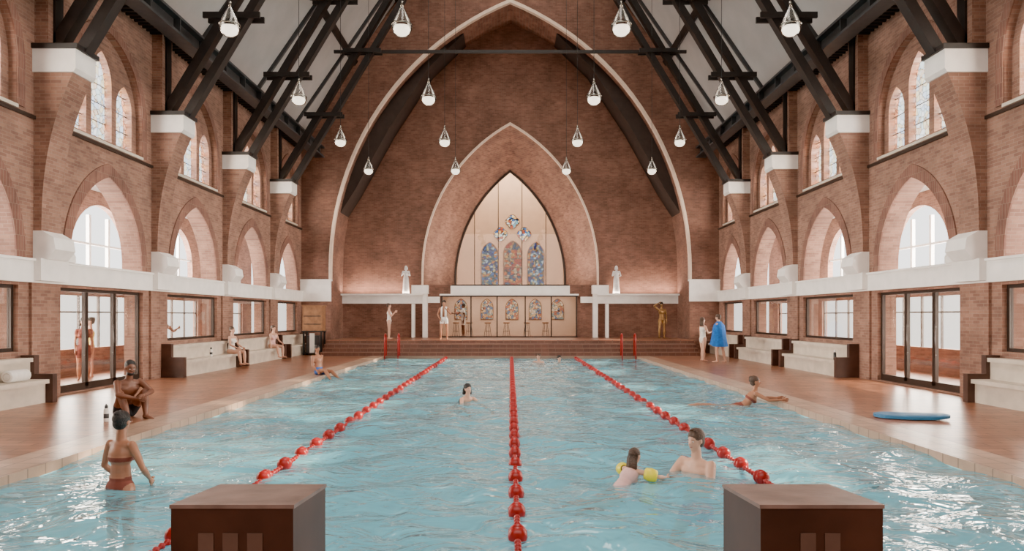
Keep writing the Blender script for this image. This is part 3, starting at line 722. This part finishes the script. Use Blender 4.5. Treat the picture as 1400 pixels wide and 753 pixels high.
figure('man_kneeling_in_pool',1.85,222,(2.14,8.0,-.47),'skin_l','hair_b','short','trunks','shorts_blue',False,torso=(0,.05,1),head=(.05,.06,1),face=(.1,1,-.05),
       uaL=(-.3,.55,-.8),uaR=(.35,.6,-.8),faL=(.1,.95,.0),faR=(-.1,.95,.0),thL=(-.2,.5,-.85),thR=(.2,.5,-.85),shL=(0,-.95,-.2),shR=(0,-.95,-.2),ftL=(0,-1,0),ftR=(0,-1,0),voxel=.012)
def bands(fb,d):
    k=d['k']
    for sd in 'LR':
        sho,el=d['J'][sd][0],d['J'][sd][1]; a=sho.lerp(el,.2); c=sho.lerp(el,.92)
        fb.tube([a,a.lerp(c,.08),a.lerp(c,.5),a.lerp(c,.92),c],[.06*k,.09*k,.105*k,.09*k,.06*k],'yellow',14)
figure('girl_swimming_with_armbands',1.22,40,(1.14,7.5,-.19),'skin_l','hair_b','long','onepiece','pink',True,torso=(0,.75,.6),head=(0,.15,1),face=(.15,1,0),
       uaL=(-.75,.5,-.2),uaR=(.75,.5,-.2),faL=(.2,.95,-.2),faR=(-.2,.95,-.2),thL=(-.1,-.95,-.15),thR=(.1,-.95,-.2),shL=(0,-1,.1),shR=(0,-1,.0),ftL=(0,-1,-.1),ftR=(0,-1,-.1),voxel=.013,extra=bands)
figure('woman_leaning_on_pool_edge',1.7,-8,(4.62,14.25,-.16),'skin_b','hair_b','bun','bikini','rust',True,torso=(0,.85,.4),torso2=(0,.6,.8),head=(0,-.05,1),face=(.1,1,0),
       uaL=(-.3,.85,-.45),uaR=(.3,.85,-.45),faL=(.15,1,0.05),faR=(-.1,1,.05),thL=(-.1,-1,-.02),thR=(.1,-1,.08),shL=(0,-1,.08),shR=(0,-1,.1),ftL=(0,-1,-.1),ftR=(0,-1,-.1),voxel=.014)
def towel(fb,d):
    k=d['k'];U=d['U'];R=d['R'];F=d['F'];n=28
    prof=[(d['neck']+U*.06*k,.085,.075),(d['neck']-U*.01*k,.17,.11),(d['neck']-U*.08*k,.25,.16),(d['neck']-U*.25*k,.29,.20),(d['neck']-U*.5*k,.30,.23),(d['neck']-U*.72*k,.33,.27),(d['neck']-U*.84*k,.36,.30)]
    vs=[];fs=[]
    for i,(c,a,e) in enumerate(prof):
        for j in range(n):
            t=math.radians(115)+math.radians(310)*j/(n-1); w=1+.05*math.sin(j*1.9)*i/5; lift=.10*k*max(0,math.cos(t-math.radians(90)))*(i/6)
            vs.append(c+R*a*k*w*math.cos(t)+F*e*k*w*math.sin(t)+U*lift)
    for i in range(len(prof)-1):
        for j in range(n-1): fs.append((i*n+j,i*n+j+1,(i+1)*n+j+1,(i+1)*n+j))
    fb.add(vs,fs,'bluet',True)
    fb.add([Vector(v)*1.0+F*-.012*k for v in vs],fs,'bluet',True)
figure('woman_standing',1.68,20,(7.3,26.6,0),'skin_l','hair_b','long','onepiece','whitec',True,ground=0,uaR=(.2,.3,-.9),faR=(-.3,.9,.2),thL=(-.05,.12,-1),thR=(.05,-.1,-1),voxel=.02)
figure('man_wrapped_in_towel',1.8,140,(7.75,25.9,0),'skin_l','hair_b','short','trunks','shorts_blue',ground=0,torso=(0,.1,1),head=(0,.2,1),thL=(-.05,.2,-1),thR=(.05,-.12,-1),shR=(0,-.2,-1),extra=towel,voxel=.018)
figure('woman_standing',1.66,5,(-5.55,32.2,0),'skin_l','hair_b','bun','onepiece','whitec',True,ground=.64,uaR=(.2,.3,-.9),faR=(-.1,.6,.6),uaL=(-.2,.3,-.9),faL=(.1,.6,.6),voxel=.02)
def ntowel(fb,d):
    k=d['k']
    for sg in (-1,1):
        p=d['neck']+d['R']*sg*.09*k+d['U']*.02*k; q=p-d['U']*.45*k+d['FT2']*.13*k
        fb.tube([d['neck']-d['FT2']*.07*k+d['U']*.05*k,p,p+d['FT2']*.11*k-d['U']*.05*k,q],[.03*k,.045*k,.05*k,.05*k],'whitec',8,flat=.5)
figure('man_standing',1.8,-95,(-3.0,31.9,0),'skin_b','hair_k','short','trunks','whitec',ground=.64,uaL=(-.45,.05,-.9),faL=(.5,.3,.6),uaR=(.4,0,-.9),faR=(-.4,.3,-.7),thL=(-.1,0,-1),thR=(.12,.1,-1),extra=ntowel,voxel=.02)
figure('man_standing',1.75,-80,(7.25,33.6,0),'gold','hair_k','short','trunks','gold',ground=.64,uaL=(-.2,0,-1),faL=(0,.2,-1),uaR=(.75,.1,.6),faR=(-.8,.1,.5),thL=(-.08,.05,-1),thR=(.1,.1,-1),voxel=.02)
figure('man_standing',1.75,200,(-2.45,36.6,0),'skin_d','hair_k','short','dress','whitec',ground=.62,uaR=(.2,.7,-.6),faR=(0,1,.1),voxel=.022)
figure('man_standing',1.78,-20,(-11.2,22.6,0),'skin_d','hair_k','short','trunks','shorts_black',ground=0,uaL=(-.3,.6,-.6),faL=(.2,.9,.4),uaR=(.3,.6,-.6),faR=(-.2,.9,.4),voxel=.02)
figure('woman_standing',1.68,-60,(-11.3,18.6,0),'skin_b','hair_k','bob','dress','rust',True,ground=0,voxel=.02)
figure('woman_standing',1.68,-140,(-11.6,19.4,0),'skin_l','hair_k','bun','onepiece','yellow',True,ground=0,voxel=.02)
def robe(fb,d):
    k=d['k'];n=20;P_=d['P'];U=d['U'];R=d['R'];F=d['F'];vs=[];fs=[]
    pr=[(.16,.36),(.135,.2),(.17,.02),(.18,-.2),(.19,-.5),(.22,-.90)]
    for i,(r,z) in enumerate(pr):
        for j in range(n):
            t=2*math.pi*j/n; w=1+.07*math.cos(j*math.pi/2+i*.3)*(i/5); vs.append(P_+U*z*k+R*math.cos(t)*r*w*k+F*math.sin(t)*r*.75*w*k)
    for i in range(len(pr)-1):
        for j in range(n): fs.append((i*n+j,i*n+(j+1)%n,(i+1)*n+(j+1)%n,(i+1)*n+j))
    fb.add(vs,fs,'marble',True)
for i,x in enumerate((-5.15,5.25)):
    figure('marble_statue',1.4,-90,(x,34.7,0),ground=2.80,allmat='marble',hstyle='bob',uaL=(-.3,.3,-.9),faL=(.6,.5,.3 if i==0 else -.3),uaR=(.3,.2,-.9),faR=(-.5,.5,.5),voxel=.02,extra=robe)
# ------------------------------------------------------------------ lights
def area(name,loc,rot,sx,sy,power,col=(1,1,1)):
    l=bpy.data.lights.new(name,'AREA'); l.shape='RECTANGLE'; l.size=sx; l.size_y=sy; l.energy=power; l.color=col
    o=bpy.data.objects.new(name,l); COL.objects.link(o); o.location=loc; o.rotation_euler=rot; return o
H=math.pi/2
area('daylight_left',(-17,15,6),(0,-H,0),12,40,90000,(1,.92,.84))
area('daylight_right',(17,15,6),(0,H,0),12,40,90000,(1,.92,.84))
area('ridge_fill',(0,15,20.5),(0,0,0),4.5,30,5200,(1,.91,.81))  # added overhead fill under the ridge; the roof is closed here
area('rear_fill',(0,-2.8,7.5),(H,0,0),12,7,1400,(1,.91,.82))  # added fill from behind the camera; the back wall has no window
area('chancel_light',(0,40,10.7),(0,0,0),6,2,900,(1,.82,.64))
area('cafe_light',(0,37.3,2.9),(0,0,0),7,3.4,340,(1,.88,.76))
for x in (-6.4,6.4): area('cove_light',(x,34.62,2.84),(math.pi-.15,0,0),3.6,.16,170,(1,.80,.64))
area('cove_light',(0,35.3,3.3),(math.pi-.2,0,0),6.2,.3,650,(1,.82,.70))
sun=bpy.data.lights.new('sun','SUN'); sun.energy=24; sun.angle=.02; sun.color=(1,.84,.64); so=bpy.data.objects.new('sun',sun); COL.objects.link(so)
d=Vector((-1,.1,-.50)); so.rotation_euler=d.to_track_quat('-Z','Y').to_euler()
w=bpy.data.worlds.new('w'); S.world=w; w.use_nodes=True; bg=w.node_tree.nodes['Background']; bg.inputs[0].default_value=(1,.98,.96,1); bg.inputs[1].default_value=4
# ------------------------------------------------------------------ camera
c=bpy.data.cameras.new('camera'); co=bpy.data.objects.new('camera',c); COL.objects.link(co); S.camera=co
co.location=(0,0,1.7); co.rotation_euler=(H,0,0); c.sensor_width=36; c.lens=36*960/1400; c.shift_y=(432-376.5)/1400; c.shift_x=2.5/1400; c.clip_end=300
S.view_settings.view_transform='AgX'
try: S.view_settings.look='AgX - Punchy'
except Exception as e: print(e)
S.view_settings.exposure=.2
